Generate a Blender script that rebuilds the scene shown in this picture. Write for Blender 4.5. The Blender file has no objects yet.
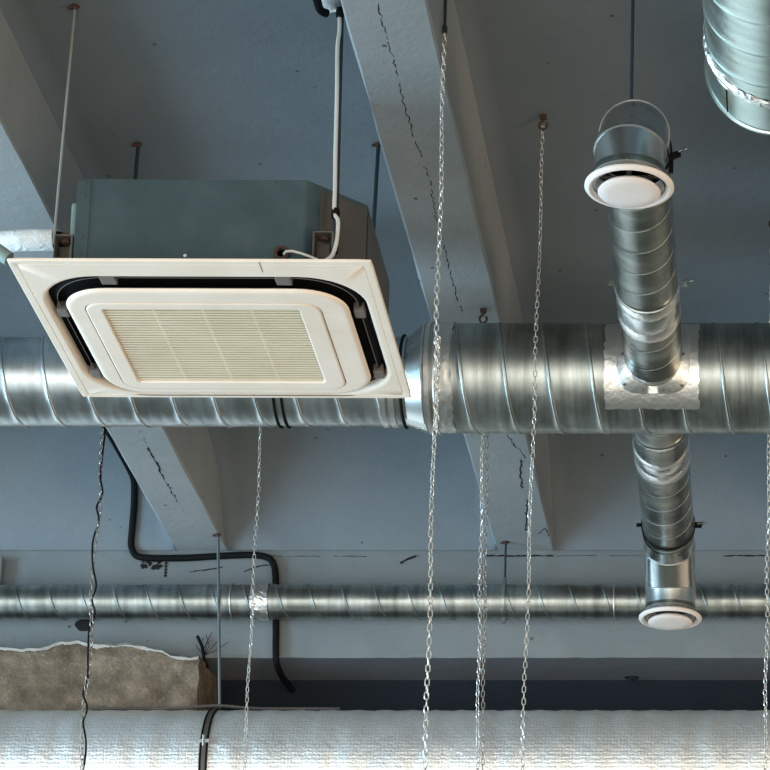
import bpy, bmesh, math, random
from mathutils import Vector, Matrix
random.seed(7)
PI = math.pi
R = math.radians
sc = bpy.context.scene
COL = sc.collection

# ---------------------------------------------------------------- camera
EYE = Vector((0, 0, 1.6)); FPX = 3000.0; CX, CY = 810.0, 960.0; TH = R(13)
cd = bpy.data.cameras.new('camera'); cam = bpy.data.objects.new('camera', cd); COL.objects.link(cam)
cam.location = EYE; cam.rotation_euler = (PI/2 + TH, 0, 0)
cd.sensor_width = 36; cd.lens = FPX/770*36
cd.shift_x = -(CX-385)/770; cd.shift_y = (CY-385)/770
cd.clip_end = 200
sc.camera = cam

# ---------------------------------------------------------------- world, lights, exposure
w = bpy.data.worlds.new('World'); sc.world = w; w.use_nodes = True
wt = w.node_tree; bg = wt.nodes['Background']
_tc = wt.nodes.new('ShaderNodeTexCoord')
def lobe(direction, lo, hi, color, prev):
    """soft glow of the surroundings (windows, floor) around one world direction"""
    d = Vector(direction).normalized()
    dt = wt.nodes.new('ShaderNodeVectorMath'); dt.operation = 'DOT_PRODUCT'; wt.links.new(_tc.outputs['Generated'], dt.inputs[0]); dt.inputs[1].default_value = d
    mr = wt.nodes.new('ShaderNodeMapRange'); mr.interpolation_type = 'SMOOTHSTEP'; wt.links.new(dt.outputs['Value'], mr.inputs[0])
    mr.inputs[1].default_value = lo; mr.inputs[2].default_value = hi
    mx = wt.nodes.new('ShaderNodeMix'); mx.data_type = 'RGBA'; mx.blend_type = 'ADD'; wt.links.new(mr.outputs[0], mx.inputs[0])
    if isinstance(prev, tuple): mx.inputs[6].default_value = (*prev, 1)
    else: wt.links.new(prev, mx.inputs[6])
    mx.inputs[7].default_value = (*color, 1)
    return mx.outputs[2]
_c = lobe((.12, -.9, -.20), .70, .98, (1.35, 1.20, .98), (.11, .118, .10))
_c = lobe((-.62, -.78, -.24), .80, .98, (.75, 1.05, 1.25), _c)
_c = lobe((-1, .15, -.12), .70, .97, (.75, 1.05, 1.25), _c)
_c = lobe((-.62, .68, -.40), .84, .98, (1.2, 1.5, 1.65), _c)
_c = lobe((1, -.1, -.2), .65, .98, (.60, .42, .28), _c)
wt.links.new(_c, bg.inputs[0]); bg.inputs[1].default_value = 1.0

def area(name, loc, target, sx, sy, power, color):
    ld = bpy.data.lights.new(name, 'AREA'); ld.shape = 'RECTANGLE'; ld.size = sx; ld.size_y = sy
    ld.energy = power; ld.color = color
    o = bpy.data.objects.new(name, ld); COL.objects.link(o); o.location = loc
    o.rotation_euler = (Vector(target)-Vector(loc)).to_track_quat('-Z', 'Z').to_euler()
    return o
area('daylight_left', (-8.3, 6.5, 3.2), (-1.5, 8.5, 5.6), 6.0, 2.0, 780, (0.50, 0.78, 1.0))
area('daylight_behind', (-1.5, -3.0, 2.2), (-1, 9, 5.0), 9.0, 2.6, 200, (1.0, 0.96, 0.88))
area('lamp_light_right', (5.5, 3.0, 2.2), (0, 8.5, 5.4), 3.0, 1.5, 170, (1.0, 0.78, 0.56))
vs = sc.view_settings
vs.view_transform = 'Standard'; vs.look = 'None'; vs.gamma = 1; vs.use_curve_mapping = False; vs.exposure = 0.0

# ---------------------------------------------------------------- helpers
def ray(px, row):
    a = (px-CX)/FPX; b = (CY-row)/FPX
    return Vector((a, math.cos(TH)-b*math.sin(TH), math.sin(TH)+b*math.cos(TH)))
def atY(px, row, Y):
    d = ray(px, row); return EYE + d*(Y/d.y)
def atZ(px, row, z):
    d = ray(px, row); return EYE + d*((z-EYE.z)/d.z)
CEIL = 1.6+4.31; BEAMZ = 1.6+4.01; WALLY = 10.57; COVE = 0.52
def ceil_z(Y):
    t = max(0.0, min(1.0, (Y-(WALLY-COVE))/COVE))
    return CEIL - (CEIL-BEAMZ)*(t**1.9)
def on_ceiling(px, row, off=0.0):
    d = ray(px, row); lo, hi = 5.0, WALLY
    for _ in range(50):
        m = (lo+hi)/2; p = EYE+d*(m/d.y)
        if p.z < ceil_z(m)-off: lo = m
        else: hi = m
    return EYE+d*(lo/d.y)

class MB:
    def __init__(s): s.v = []; s.f = []
    def grid(s, rows, closed=False, flip=False):
        b = len(s.v); n = len(rows[0])
        for r_ in rows: s.v += [Vector(p) for p in r_]
        for i in range(len(rows)-1):
            for j in range(n if closed else n-1):
                k = (j+1) % n
                q = (b+i*n+j, b+i*n+k, b+(i+1)*n+k, b+(i+1)*n+j)
                s.f.append(q[::-1] if flip else q)
    def ngon(s, pts, flip=False):
        b = len(s.v); s.v += [Vector(p) for p in pts]; q = tuple(range(b, b+len(pts))); s.f.append(q[::-1] if flip else q)
    def box(s, lo, hi, M=None):
        b = len(s.v); c = []
        for z in (lo[2], hi[2]):
            for x, y in ((lo[0], lo[1]), (hi[0], lo[1]), (hi[0], hi[1]), (lo[0], hi[1])):
                p = Vector((x, y, z)); c.append(M @ p if M else p)
        s.v += c
        for q in ((0,3,2,1), (4,5,6,7), (0,1,5,4), (1,2,6,5), (2,3,7,6), (3,0,4,7)): s.f.append(tuple(b+i for i in q))
    def cbox(s, c, size, M=None):
        c = Vector(c); h = Vector(size)/2
        if M is None: s.box(c-h, c+h)
        else: s.box(-h, h, Matrix.Translation(c) @ M)
    def tube(s, pts, r, n=10, cap=True, closed=False):
        pts = [Vector(p) for p in pts]; rows = []; N = len(pts); up = None
        for i, p in enumerate(pts):
            if closed: t = pts[(i+1) % N]-pts[i-1]
            else: t = pts[min(i+1, N-1)]-pts[max(i-1, 0)]
            t.normalize()
            if up is None:
                up = Vector((0, 0, 1)) if abs(t.z) < .9 else Vector((0, 1, 0))
            e = (up - t*up.dot(t)).normalized(); f = t.cross(e); up = e
            rr = r[i] if isinstance(r, (list, tuple)) else r
            rows.append([p + (e*math.cos(a)+f*math.sin(a))*rr for a in [2*PI*k/n for k in range(n)]])
        if closed: rows.append(rows[0])
        s.grid(rows, closed=True)
        if cap and not closed: s.ngon(rows[0], True); s.ngon(rows[-1])
    def lathe(s, prof, o, d, n=32, capends=False):
        o = Vector(o); d = Vector(d).normalized()
        u = Vector((0, 0, 1)) if abs(d.z) < .9 else Vector((0, 1, 0))
        e = (u-d*u.dot(d)).normalized(); f = d.cross(e)
        rows = [[o+d*z+(e*math.cos(2*PI*k/n)+f*math.sin(2*PI*k/n))*r for k in range(n)] for r, z in prof]
        s.grid(rows, closed=True)
        if capends: s.ngon(rows[0], True); s.ngon(rows[-1])
    def build(s, name, mat, parent=None, smooth=35, bevel=0, merge=False, mods=None):
        me = bpy.data.meshes.new(name)
        off = Vector(parent['_o']) if parent is not None else Vector((0, 0, 0))
        me.from_pydata([tuple(v-off) for v in s.v], [], s.f)
        bm = bmesh.new(); bm.from_mesh(me)
        if merge: bmesh.ops.remove_doubles(bm, verts=bm.verts, dist=1e-5)
        bmesh.ops.recalc_face_normals(bm, faces=bm.faces)
        if not merge:
            bad = [f for f in bm.faces if f.calc_area() < 1e-12]
            if bad: bmesh.ops.delete(bm, geom=bad, context='FACES')
        bm.to_mesh(me); bm.free()
        if smooth:
            me.polygons.foreach_set('use_smooth', [True]*len(me.polygons)); me.set_sharp_from_angle(angle=R(smooth))
        me.materials.append(mat)
        o = bpy.data.objects.new(name, me); COL.objects.link(o)
        if parent is not None: o.parent = parent; o['_o'] = parent['_o']
        else: o['_o'] = (0.0, 0.0, 0.0)
        if bevel:
            m = o.modifiers.new('bevel', 'BEVEL'); m.width = bevel; m.segments = 2; m.limit_method = 'ANGLE'
        return o
ALLROOTS = []
def thing(name, label, cat, loc, group=None):
    o = bpy.data.objects.new(name, None); COL.objects.link(o); o.location = loc; o['_o'] = tuple(loc)
    o.empty_display_size = .1
    o['label'] = label; o['category'] = cat
    if group: o['group'] = group
    return o
def tag(o, label, cat, group=None):
    o['label'] = label; o['category'] = cat
    if group: o['group'] = group
    return o
def struct(o): o['kind'] = 'structure'; return o

# ---------------------------------------------------------------- materials
def mat(name, base, rough=.6, metal=0.0, spec=.5):
    m = bpy.data.materials.new(name); m.use_nodes = True; nt = m.node_tree
    b = nt.nodes['Principled BSDF']; b.inputs['Base Color'].default_value = (*base, 1)
    b.inputs['Roughness'].default_value = rough; b.inputs['Metallic'].default_value = metal
    b.inputs['Specular IOR Level'].default_value = spec
    return m
def N(m, t, **kw):
    n = m.node_tree.nodes.new(t)
    for k, v in kw.items():
        if k in n.inputs: n.inputs[k].default_value = v
        else: setattr(n, k, v)
    return n
def L(m, a, b): m.node_tree.links.new(a, b)
def coords(m, scale=(1, 1, 1), rot=(0, 0, 0)):
    t = N(m, 'ShaderNodeTexCoord'); mp = N(m, 'ShaderNodeMapping'); L(m, t.outputs['Object'], mp.inputs[0])
    mp.inputs['Scale'].default_value = scale; mp.inputs['Rotation'].default_value = rot
    return mp.outputs[0]
def ramp(m, src, stops):
    r = N(m, 'ShaderNodeValToRGB'); L(m, src, r.inputs[0]); e = r.color_ramp.elements
    while len(e) < len(stops): e.new(.5)
    for i, (p, c) in enumerate(stops):
        e[i].position = p; e[i].color = (*c, 1) if len(c) == 3 else c
    return r.outputs[0]
def mix(m, fac, a, b, mode='MIX'):
    n = N(m, 'ShaderNodeMix'); n.data_type = 'RGBA'; n.blend_type = mode
    for i, v in ((0, fac), (6, a), (7, b)):
        if hasattr(v, 'is_linked') or hasattr(v, 'links'): L(m, v, n.inputs[i])
        elif i == 0: n.inputs[0].default_value = v
        else: n.inputs[i].default_value = (*v, 1)
    return n.outputs[2]
def bsdf(m): return m.node_tree.nodes['Principled BSDF']
def bump(m, h, strength=.3, dist=.01, prev=None):
    b = N(m, 'ShaderNodeBump'); b.inputs['Strength'].default_value = strength; b.inputs['Distance'].default_value = dist
    L(m, h, b.inputs['Height'])
    if prev is not None: L(m, prev, b.inputs['Normal'])
    L(m, b.outputs[0], bsdf(m).inputs['Normal']); return b.outputs[0]

def concrete(name, a, b, speck=True):
    m = mat(name, a, .62, 0, .4); co = coords(m)
    n1 = N(m, 'ShaderNodeTexNoise', Scale=1.6, Detail=6.0); L(m, co, n1.inputs[0])
    c = mix(m, ramp(m, n1.outputs[0], [(.35, (0, 0, 0)), (.68, (1, 1, 1))]), a, b)
    n2 = N(m, 'ShaderNodeTexNoise', Scale=22.0, Detail=8.0, Roughness=.7); L(m, co, n2.inputs[0])
    c = mix(m, ramp(m, n2.outputs[0], [(.3, (.12,)*3), (.7, (0,)*3)]), c, tuple(x*.6 for x in a))
    if speck:
        v = N(m, 'ShaderNodeTexVoronoi', Scale=8.0); L(m, co, v.inputs[0])
        n3 = N(m, 'ShaderNodeTexNoise', Scale=40.0); L(m, co, n3.inputs[0])
        mt = N(m, 'ShaderNodeMath'); mt.operation = 'MULTIPLY_ADD'; L(m, n3.outputs[0], mt.inputs[0]); mt.inputs[1].default_value = .03; L(m, v.outputs['Distance'], mt.inputs[2])
        c = mix(m, ramp(m, mt.outputs[0], [(.060, (.8,)*3), (.075, (0,)*3)]), c, (.05, .052, .055))
    L(m, c, bsdf(m).inputs['Base Color'])
    n4 = N(m, 'ShaderNodeTexNoise', Scale=5.0, Detail=10.0, Roughness=.65); L(m, co, n4.inputs[0])
    bp = bump(m, n4.outputs[0], .35, .02)
    n5 = N(m, 'ShaderNodeTexNoise', Scale=90.0, Detail=4.0); L(m, co, n5.inputs[0])
    bump(m, n5.outputs[0], .25, .002, bp)
    return m
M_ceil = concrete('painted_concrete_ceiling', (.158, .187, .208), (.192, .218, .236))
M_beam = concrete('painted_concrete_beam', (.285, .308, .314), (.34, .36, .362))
M_wall = concrete('painted_concrete_wall', (.165, .192, .203), (.205, .23, .24))
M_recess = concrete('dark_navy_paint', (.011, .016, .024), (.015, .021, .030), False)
M_under = concrete('grey_soffit_concrete', (.14, .155, .18), (.17, .185, .21), False)  # soffit a little darker than the girder face
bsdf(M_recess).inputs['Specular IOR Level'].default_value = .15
M_crack = mat('crack_dark', (.02, .02, .02), .9, 0, .1)

def raw_concrete():
    m = mat('bare_concrete', (.2, .17, .15), .9, 0, .2); co = coords(m)
    n1 = N(m, 'ShaderNodeTexNoise', Scale=9.0, Detail=10.0, Roughness=.7); L(m, co, n1.inputs[0])
    c = ramp(m, n1.outputs[0], [(.3, (.09, .066, .045)), (.5, (.19, .147, .107)), (.72, (.36, .285, .21))])
    v = N(m, 'ShaderNodeTexVoronoi', Scale=45.0); L(m, co, v.inputs[0])
    c = mix(m, ramp(m, v.outputs[0], [(.08, (.5,)*3), (.2, (0,)*3)]), c, (.36, .34, .31))
    L(m, c, bsdf(m).inputs['Base Color'])
    bp = bump(m, n1.outputs[0], .8, .03)
    n5 = N(m, 'ShaderNodeTexNoise', Scale=70.0, Detail=6.0); L(m, co, n5.inputs[0]); bump(m, n5.outputs[0], .6, .006, bp)
    return m
M_raw = raw_concrete()

def galv(name, lo, hi, r0=.26, r1=.42, axis='x', streak=.35):
    m = mat(name, lo, r0, 1.0); co = coords(m)
    n1 = N(m, 'ShaderNodeTexNoise', Scale=7.0, Detail=6.0, Roughness=.6); L(m, co, n1.inputs[0])
    c = mix(m, ramp(m, n1.outputs[0], [(.32, (0,)*3), (.68, (1,)*3)]), lo, hi)
    st = coords(m, (26, 1.5, 1.5) if axis == 'x' else (5, 18, 5))
    n2 = N(m, 'ShaderNodeTexNoise', Scale=1.0, Detail=5.0, Roughness=.6); L(m, st, n2.inputs[0])
    c = mix(m, ramp(m, n2.outputs[0], [(.35, (streak,)*3), (.6, (0,)*3)]), c, tuple(x*.45 for x in lo))
    L(m, c, bsdf(m).inputs['Base Color'])
    v = N(m, 'ShaderNodeTexVoronoi', Scale=55.0); L(m, co, v.inputs[0])
    rr = N(m, 'ShaderNodeMapRange'); L(m, n1.outputs[0], rr.inputs[0]); rr.inputs[1].default_value = .3; rr.inputs[2].default_value = .7
    rr.inputs[3].default_value = r0; rr.inputs[4].default_value = r1; L(m, rr.outputs[0], bsdf(m).inputs['Roughness'])
    bp = bump(m, n2.outputs[0], .10, .004)
    n3 = N(m, 'ShaderNodeTexNoise', Scale=4.0, Detail=2.0); L(m, co, n3.inputs[0]); bump(m, n3.outputs[0], .10, .02, bp)
    return m
M_galv = galv('galvanised_steel', (.31, .34, .32), (.56, .59, .57), .30, .42, 'x', .65)
M_galv_lit = galv('lit_galvanised_steel', (.46, .51, .52), (.66, .70, .71), .27, .38, 'x', .35)  # same galvanised steel, with the reflected blue daylight put into its colour
M_galv_tap = galv('galvanised_steel_tap', (.20, .215, .195), (.42, .44, .40), .25, .4, 'y', .5)
M_galv_green = galv('greenish_sheet_steel', (.42, .50, .46), (.62, .70, .66), .26, .36, 'y', .25)
M_galv_plain = galv('plain_sheet_steel', (.55, .58, .57), (.70, .72, .71), .22, .32, 'y', .15)
M_tape = mat('aluminium_tape', (.84, .83, .80), .36, 1.0)
_n = N(M_tape, 'ShaderNodeTexNoise', Scale=60.0, Detail=5.0); L(M_tape, coords(M_tape), _n.inputs[0]); bump(M_tape, _n.outputs[0], .35, .005)
M_tape2 = mat('dull_aluminium_tape', (.60, .60, .57), .42, 1.0)
_n = N(M_tape2, 'ShaderNodeTexNoise', Scale=35.0, Detail=5.0); L(M_tape2, coords(M_tape2), _n.inputs[0]); bump(M_tape2, _n.outputs[0], .35, .006)

def foil():
    m = mat('reinforced_foil', (.78, .78, .77), .38, .72)
    c1 = coords(m, (1, 1, 1))
    def wave(direction, scale, dist):
        n = N(m, 'ShaderNodeTexWave', Scale=scale, Distortion=dist, Detail=3.0); n.bands_direction = direction
        n.inputs['Detail Scale'].default_value = 2.0; L(m, c1, n.inputs[0]); return n.outputs[1]
    wz = wave('Z', 22, 2.5); wx = wave('X', 26, 2.5); wl = wave('X', 2.2, 3.0)
    nz = N(m, 'ShaderNodeTexNoise', Scale=38.0, Detail=6.0, Roughness=.7); L(m, c1, nz.inputs[0])
    b0 = bump(m, wl, .22, .02)
    b1 = bump(m, wz, .15, .003, b0); b2 = bump(m, wx, .10, .003, b1); bump(m, nz.outputs[0], .75, .006, b2)
    n1 = N(m, 'ShaderNodeTexNoise', Scale=5.0, Detail=5.0); L(m, c1, n1.inputs[0])
    L(m, ramp(m, n1.outputs[0], [(.35, (.80, .78, .75)), (.65, (.97, .95, .92))]), bsdf(m).inputs['Base Color'])
    return m
M_foil = foil()

def plastic(name, a, b, rough=.42):
    m = mat(name, a, rough); n = N(m, 'ShaderNodeTexNoise', Scale=5.0, Detail=6.0, Roughness=.65); L(m, coords(m), n.inputs[0])
    L(m, mix(m, ramp(m, n.outputs[0], [(.4, (0,)*3), (.75, (1,)*3)]), a, b), bsdf(m).inputs['Base Color']); return m
M_panel = plastic('aged_cream_plastic', (.95, .81, .68), (.86, .71, .56))
M_grille = plastic('yellowed_grille_plastic', (.86, .73, .53), (.76, .63, .44), .5)
M_grille_back = plastic('grille_filter', (.36, .30, .19), (.32, .26, .16), .8)
M_black = mat('black_rubber', (.006, .006, .0065), .75, 0, .12)
M_louvre = mat('black_louvre', (.014, .012, .010), .4, 0, .25)
M_greytab = mat('grey_plastic_tab', (.15, .13, .115), .5)
def casing():
    m = mat('teal_grey_sheet_metal', (.08, .12, .125), .48, 0, .5); co = coords(m)
    n = N(m, 'ShaderNodeTexNoise', Scale=6.0, Detail=8.0, Roughness=.65); L(m, co, n.inputs[0])
    c = ramp(m, n.outputs[0], [(.3, (.034, .056, .061)), (.55, (.048, .078, .085)), (.75, (.066, .098, .106))])
    n2 = N(m, 'ShaderNodeTexNoise', Scale=3.0, Detail=9.0, Roughness=.7); L(m, co, n2.inputs[0])
    c = mix(m, ramp(m, n2.outputs[0], [(.60, (0,)*3), (.74, (.6,)*3)]), c, (.10, .075, .045))
    L(m, c, bsdf(m).inputs['Base Color']); bump(m, n2.outputs[0], .15, .01); return m
M_case = casing()
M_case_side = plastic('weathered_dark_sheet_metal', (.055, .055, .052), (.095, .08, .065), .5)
M_palegreen = mat('pale_green_plastic', (.22, .29, .26), .5)
M_rod = mat('zinc_threaded_rod', (.20, .23, .24), .42, .85)
M_rod_light = mat('pale_zinc_rod', (.42, .43, .39), .45, .6)
M_darkrod = mat('dark_rod', (.03, .045, .055), .45, .4)
M_chain = mat('zinc_chain', (.68, .66, .61), .36, .75)
M_chain_old = mat('tarnished_chain', (.40, .37, .33), .4, .85)
M_rust = plastic('rusty_iron', (.045, .026, .017), (.10, .052, .03), .9)
M_bracket = plastic('weathered_bracket_steel', (.075, .066, .058), (.14, .115, .095), .55)
M_white = plastic('white_enamel', (.88, .80, .75), (.80, .72, .67), .4)
M_wrap = mat('white_wrap', (.78, .80, .80), .5)
_n = N(M_wrap, 'ShaderNodeTexNoise', Scale=28.0, Detail=5.0, Distortion=1.2); L(M_wrap, coords(M_wrap, (1, 1, 1)), _n.inputs[0]); bump(M_wrap, _n.outputs[0], .8, .012)
M_cable = mat('off_white_cable', (.62, .60, .54), .45)
M_plaster = concrete('flaking_plaster', (.34, .32, .29), (.44, .42, .38), False)

# ---------------------------------------------------------------- structure
BW = [(-1.178+1.215*k, -0.968+1.215*k) for k in range(-6, 6)]
BW = [((a, b) if abs(a+2.393) > .01 else (-2.368, -2.172)) for a, b in BW]
BW = [((a, b) if abs(a+1.178) > .01 else (-1.172, -.955)) for a, b in BW]
Y0 = 2.5
ys = [Y0+(WALLY-COVE-Y0)*i/14 for i in range(15)] + [WALLY-COVE+COVE*i/14 for i in range(1, 15)]
mb = MB()
for k in range(len(BW)-1):
    xa, xb = BW[k][1]-.02, BW[k+1][0]+.02
    xs = [xa, xa+.02] + [xa+.02+.07*(1-math.cos(R(a))) for a in (15, 30, 45, 60, 75, 90)]
    xs2 = [xb-(x-xa) for x in xs][::-1]
    xs = xs + [xs[-1]+(xs2[0]-xs[-1])*i/4 for i in (1, 2, 3)] + xs2
    def drop(x):
        d = min(x-xa-.02, xb-.02-x); 
        if d >= .07: return 0
        d = max(d, 0); return .07-math.sqrt(max(0, .07**2-(.07-d)**2))
    mb.grid([[(x, y, max(ceil_z(y)-drop(x), BEAMZ)) for x in xs] for y in ys])
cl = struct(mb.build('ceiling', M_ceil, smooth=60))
mb = MB(); mb.box((-9.3, Y0, CEIL+.03), (6.5, WALLY+.6, CEIL+.25)); struct(mb.build('ceiling_slab', M_ceil, smooth=0))
# beams
def beam(a, b):
    m_ = MB(); n = 46; rows = []
    for i in range(n+1):
        y = Y0+(WALLY+.02-Y0)*i/n
        j = lambda s: random.uniform(-.0022, .0022)
        c = .006
        rows.append([(a, y, CEIL+.01), (a+j(0), y, BEAMZ+c), (a+c+j(0), y, BEAMZ), ((a+b)/2, y, BEAMZ-.001),
                     (b-c+j(0), y, BEAMZ), (b+j(0), y, BEAMZ+c), (b+.012, y, CEIL+.01)])
    m_.grid(rows); m_.ngon([rows[0][i] for i in (0, 1, 2, 4, 5, 6)])
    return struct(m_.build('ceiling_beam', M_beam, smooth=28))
beams = [beam(a, b) for a, b in BW]
bmid = min(beams, key=lambda o: abs(sum(v.co.x for v in o.data.vertices)/len(o.data.vertices)+1.07))
bleft = min(beams, key=lambda o: abs(sum(v.co.x for v in o.data.vertices)/len(o.data.vertices)+2.28))
# back wall girder, soffit, recess
GB = 1.6+3.592; RY = 10.83
mb = MB(); rows = []
xsn = [-9.3+15.8*i/240 for i in range(241)]
jit = [random.uniform(-.004, .004) for _ in xsn]
for lev in range(5):
    z = BEAMZ+.002-(BEAMZ-GB-.01)*lev/4
    rows.append([(x, WALLY+.004 + (.003 if lev == 0 else 0), z+(jit[i]*.6 if lev == 4 else 0)) for i, x in enumerate(xsn)])
rows.append([(x, WALLY+.012+jit[i]*.8, GB+jit[i]*.5) for i, x in enumerate(xsn)])
mb.grid(rows)
struct(mb.build('wall_back', M_wall, smooth=30))
mb = MB(); mb.grid([[(x, WALLY+.012, GB+jit[i]*.5) for i, x in enumerate(xsn)], [(x, RY, GB-.004) for x in xsn]]); struct(mb.build('trim_1', M_under))
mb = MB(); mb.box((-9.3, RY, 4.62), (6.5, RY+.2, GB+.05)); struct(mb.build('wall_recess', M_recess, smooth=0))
mb = MB(); mb.box((-9.3, WALLY+.03, GB+.06), (6.5, RY+.3, CEIL+.2)); struct(mb.build('wall_upper', M_wall, smooth=0))

def jr(s): return random.uniform(-s, s)
# cracks and joints (marks in the concrete, children of their surface)
def crack(pts3, r, parent, name='crack'):
    m_ = MB(); out = []
    for i in range(len(pts3)-1):
        a, b = Vector(pts3[i]), Vector(pts3[i+1]); n = max(2, int((b-a).length/.012))
        for k in range(n):
            p = a.lerp(b, k/n); out.append(p+Vector((random.uniform(-.004, .004), random.uniform(-.004, .004), 0)))
    out.append(Vector(pts3[-1]))
    m_.tube(out, [r*random.uniform(.4, 1.3) for _ in out], 5)
    return m_.build(name, M_crack, parent, smooth=0)
for ps, r in (([(377, 0), (385, 30), (395, 65), (403, 100), (415, 140), (430, 180), (437, 222), (445, 250), (455, 290), (462, 312)], .0019),
          ([(507, 434), (512, 442), (521, 452), (525, 458)], .002), ([(521, 460), (520, 472), (522, 488)], .0032),
          ([(527, 500), (526, 530)], .003), ([(539, 533), (545, 528), (549, 536)], .002)):
    crack([atZ(x, y, BEAMZ) for x, y in ps], r, bmid)
for ps, r in (([(140, 430), (148, 447)], .0015), ([(148, 447), (156, 462), (163, 476)], .004), ([(163, 476), (172, 492), (178, 502)], .0025)):
    crack([atZ(x, y, BEAMZ) for x, y in ps], r, bleft)
wb = bpy.data.objects['wall_back']
JZ = atY(400, 555.5, WALLY).z
x = -4.2
while x < 1.2:
    l = random.uniform(.05, .5)
    if random.random() < (.75 if x > -1.9 else .25):
        crack([(x, WALLY+.004, JZ), (x+l, WALLY+.004, JZ+random.uniform(-.003, .003))], random.choice((.0008, .0012, .0028)), wb, 'joint_crack')
    x += l+random.uniform(0, .06)
crack([atY(400, 563, WALLY), atY(408, 559, WALLY), atY(416, 556, WALLY)], .004, wb)
crack([atY(188, 572, WALLY), atY(205, 570, WALLY), atY(222, 567, WALLY)], .002, wb)
crack([atY(245, 572, WALLY), atY(258, 566, WALLY), atY(272, 565, WALLY)], .002, wb)
# broken-out hole and damp patches on the girder
m_ = MB(); c = atY(84, 625, WALLY+.001)
pts = []
for k in range(22):
    a = 2*PI*k/22; rr = random.uniform(.92, 1.1); pts.append(Vector((c.x+.034*rr*math.cos(a), c.y, c.z+.024*rr*math.sin(a))))
m_.grid([[c+(p-c)*f_ for p in pts] for f_ in (1, .5, .05)], closed=True)
m_.build('wall_hole', M_crack, wb, smooth=0)
m_ = MB(); c = atY(153, 566, WALLY+.003)
for k in range(26):
    q = c+Vector((jr(.045), 0, jr(.014)+random.random()*.012)); m_.lathe([(0, -.004), (random.uniform(.002, .009), -.001), (0, .001)], q, (0, 1, 0), 6)
for k in range(5): m_.lathe([(0, -.004), (.006, -.001), (0, .001)], c+Vector((.048, 0, .01-.012*k)), (0, 1, 0), 6)
m_.build('wall_stain', M_crack, wb, smooth=0)
# small pilaster at left of girder
m_ = MB(); p1 = atY(2, 557, WALLY-.03); p2 = atY(2, 584, WALLY-.03)
m_.box((p1.x-.35, WALLY-.04, p2.z-.0), (p1.x+.003, WALLY+.02, p1.z)); struct(m_.build('wall_pilaster', M_wall, smooth=0, bevel=.006))

# ---------------------------------------------------------------- bare concrete block
FY = 10.43
pr = atY(199, 660, FY); zt = atY(100, 644, FY).z; zb = 1.6+3.327
m_ = MB(); nx = 60; rows = []
xr = pr.x; xl = -4.3
xs = [xr-(xr-xl)*i/nx for i in range(nx+1)]
top = []
for i, x in enumerate(xs):
    pxx = CX+x*FPX/11.1
    base = zt - max(0, (pxx-130))/75*.032
    top.append(base+.012*math.sin(x*9)+.008*math.sin(x*23+1)+random.uniform(-.005, .005))
def jr(s): return random.uniform(-s, s)
rows.append([(x, RY-.003, zb) for x in xs]); rows.append([(x, FY+.012, zb) for x in xs])
rows.append([(x, FY+jr(.004), zb+.012) for x in xs])
for t in (.2, .4, .6, .8): rows.append([(x+(jr(.01) if 0 < i < nx else jr(.006)), FY+jr(.006), zb+(top[i]-zb)*t) for i, x in enumerate(xs)])
rows.append([(x, FY+.012+jr(.006), top[i]-.012) for i, x in enumerate(xs)])
rows.append([(x, FY+.03+jr(.008), top[i]) for i, x in enumerate(xs)])
rows.append([(x, WALLY+.01, top[i]+.006) for i, x in enumerate(xs)])
m_.grid(rows)
side = [r_[0] for r_ in rows]; m_.ngon(side + [(xr, WALLY+.03, top[0]), (xr, RY-.003, GB-.01)])
blk = m_.build('concrete_block', M_raw, smooth=40)
tag(blk, 'rough bare brown concrete block with broken top edge above the foil duct', 'concrete block')
m_ = MB(); n3 = 260; rws = [[], [], [], []]
for i in range(n3+1):
    x = xr-.004-(xr-xl-.01)*i/n3; q = (xr-x)/(xr-xl)*nx; k = min(int(q), nx-1); zt_ = top[k]+(top[k+1]-top[k])*(q-k)
    h = .006+.010*max(0, math.sin(x*7.3+1)+.5*math.sin(x*19))+jr(.0025)
    rws[0].append((x, FY+.012+jr(.001), zt_-h-.006)); rws[1].append((x, FY+.006+jr(.002), zt_-h*.5)); rws[2].append((x, FY+.018, zt_+.003+jr(.002))); rws[3].append((x, FY+.06, zt_+.004+jr(.002)))
m_.grid(rws)
m_.build('plaster_edge', M_plaster, blk, smooth=40)

# ---------------------------------------------------------------- spiral ducts
def frame(d):
    d = Vector(d).normalized()
    up = Vector((0, 0, 1)); e = (up-d*up.dot(d)).normalized()
    return d, e, d.cross(e)
def spiral(o, d, length, Rr, pitch, phase, rh=.0035, rw=.009, n=72, hand=1, mid=.0006):
    """ridge crosses angle 0 (top) at multiples of pitch + phase"""
    o = Vector(o); d, e, f = frame(d)
    prof = [(0, .3), (.25, 1), (.75, 1), (1, .3)] if rh > 0 else [(0, .0), (.3, 1), (.7, 1), (1, 0)]
    ss = [(a*rw, rh*b) for a, b in prof]
    rest = [.0, .1, .2, .3, .4, .5, .6, .7, .8, .9, 1.0]
    ss += [(rw+.0008+(pitch-rw-.0016)*t, (mid if int(t*10) % 3 == 1 else 0)) for t in rest]
    rows = []
    n0 = int(math.floor((0-phase)/pitch))-2; n1 = int(math.ceil((length-phase)/pitch))+2
    for q in range(n0, n1):
        for s_, h in ss:
            rw_ = []
            x0_ = phase+q*pitch+s_
            for j in range(n+1):
                a = 2*PI*j/n; x_ = x0_+pitch*j/n
                x_ = min(max(x_, 0), length)
                hh = h if 0 < x_ < length else 0
                # front of pipe (towards camera) is angle going hand-wise
                rw_.append(o+d*x_+(e*math.cos(a)+f*hand*math.sin(a))*(Rr+hh))
            if all(abs((p-o).dot(d)) < 1e-9 for p in rw_) and rows: rows[0] = rw_; continue
            rows.append(rw_)
            if all(abs((p-o).dot(d)-length) < 1e-9 for p in rw_): break
    m_ = MB(); m_.grid(rows); return m_
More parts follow.
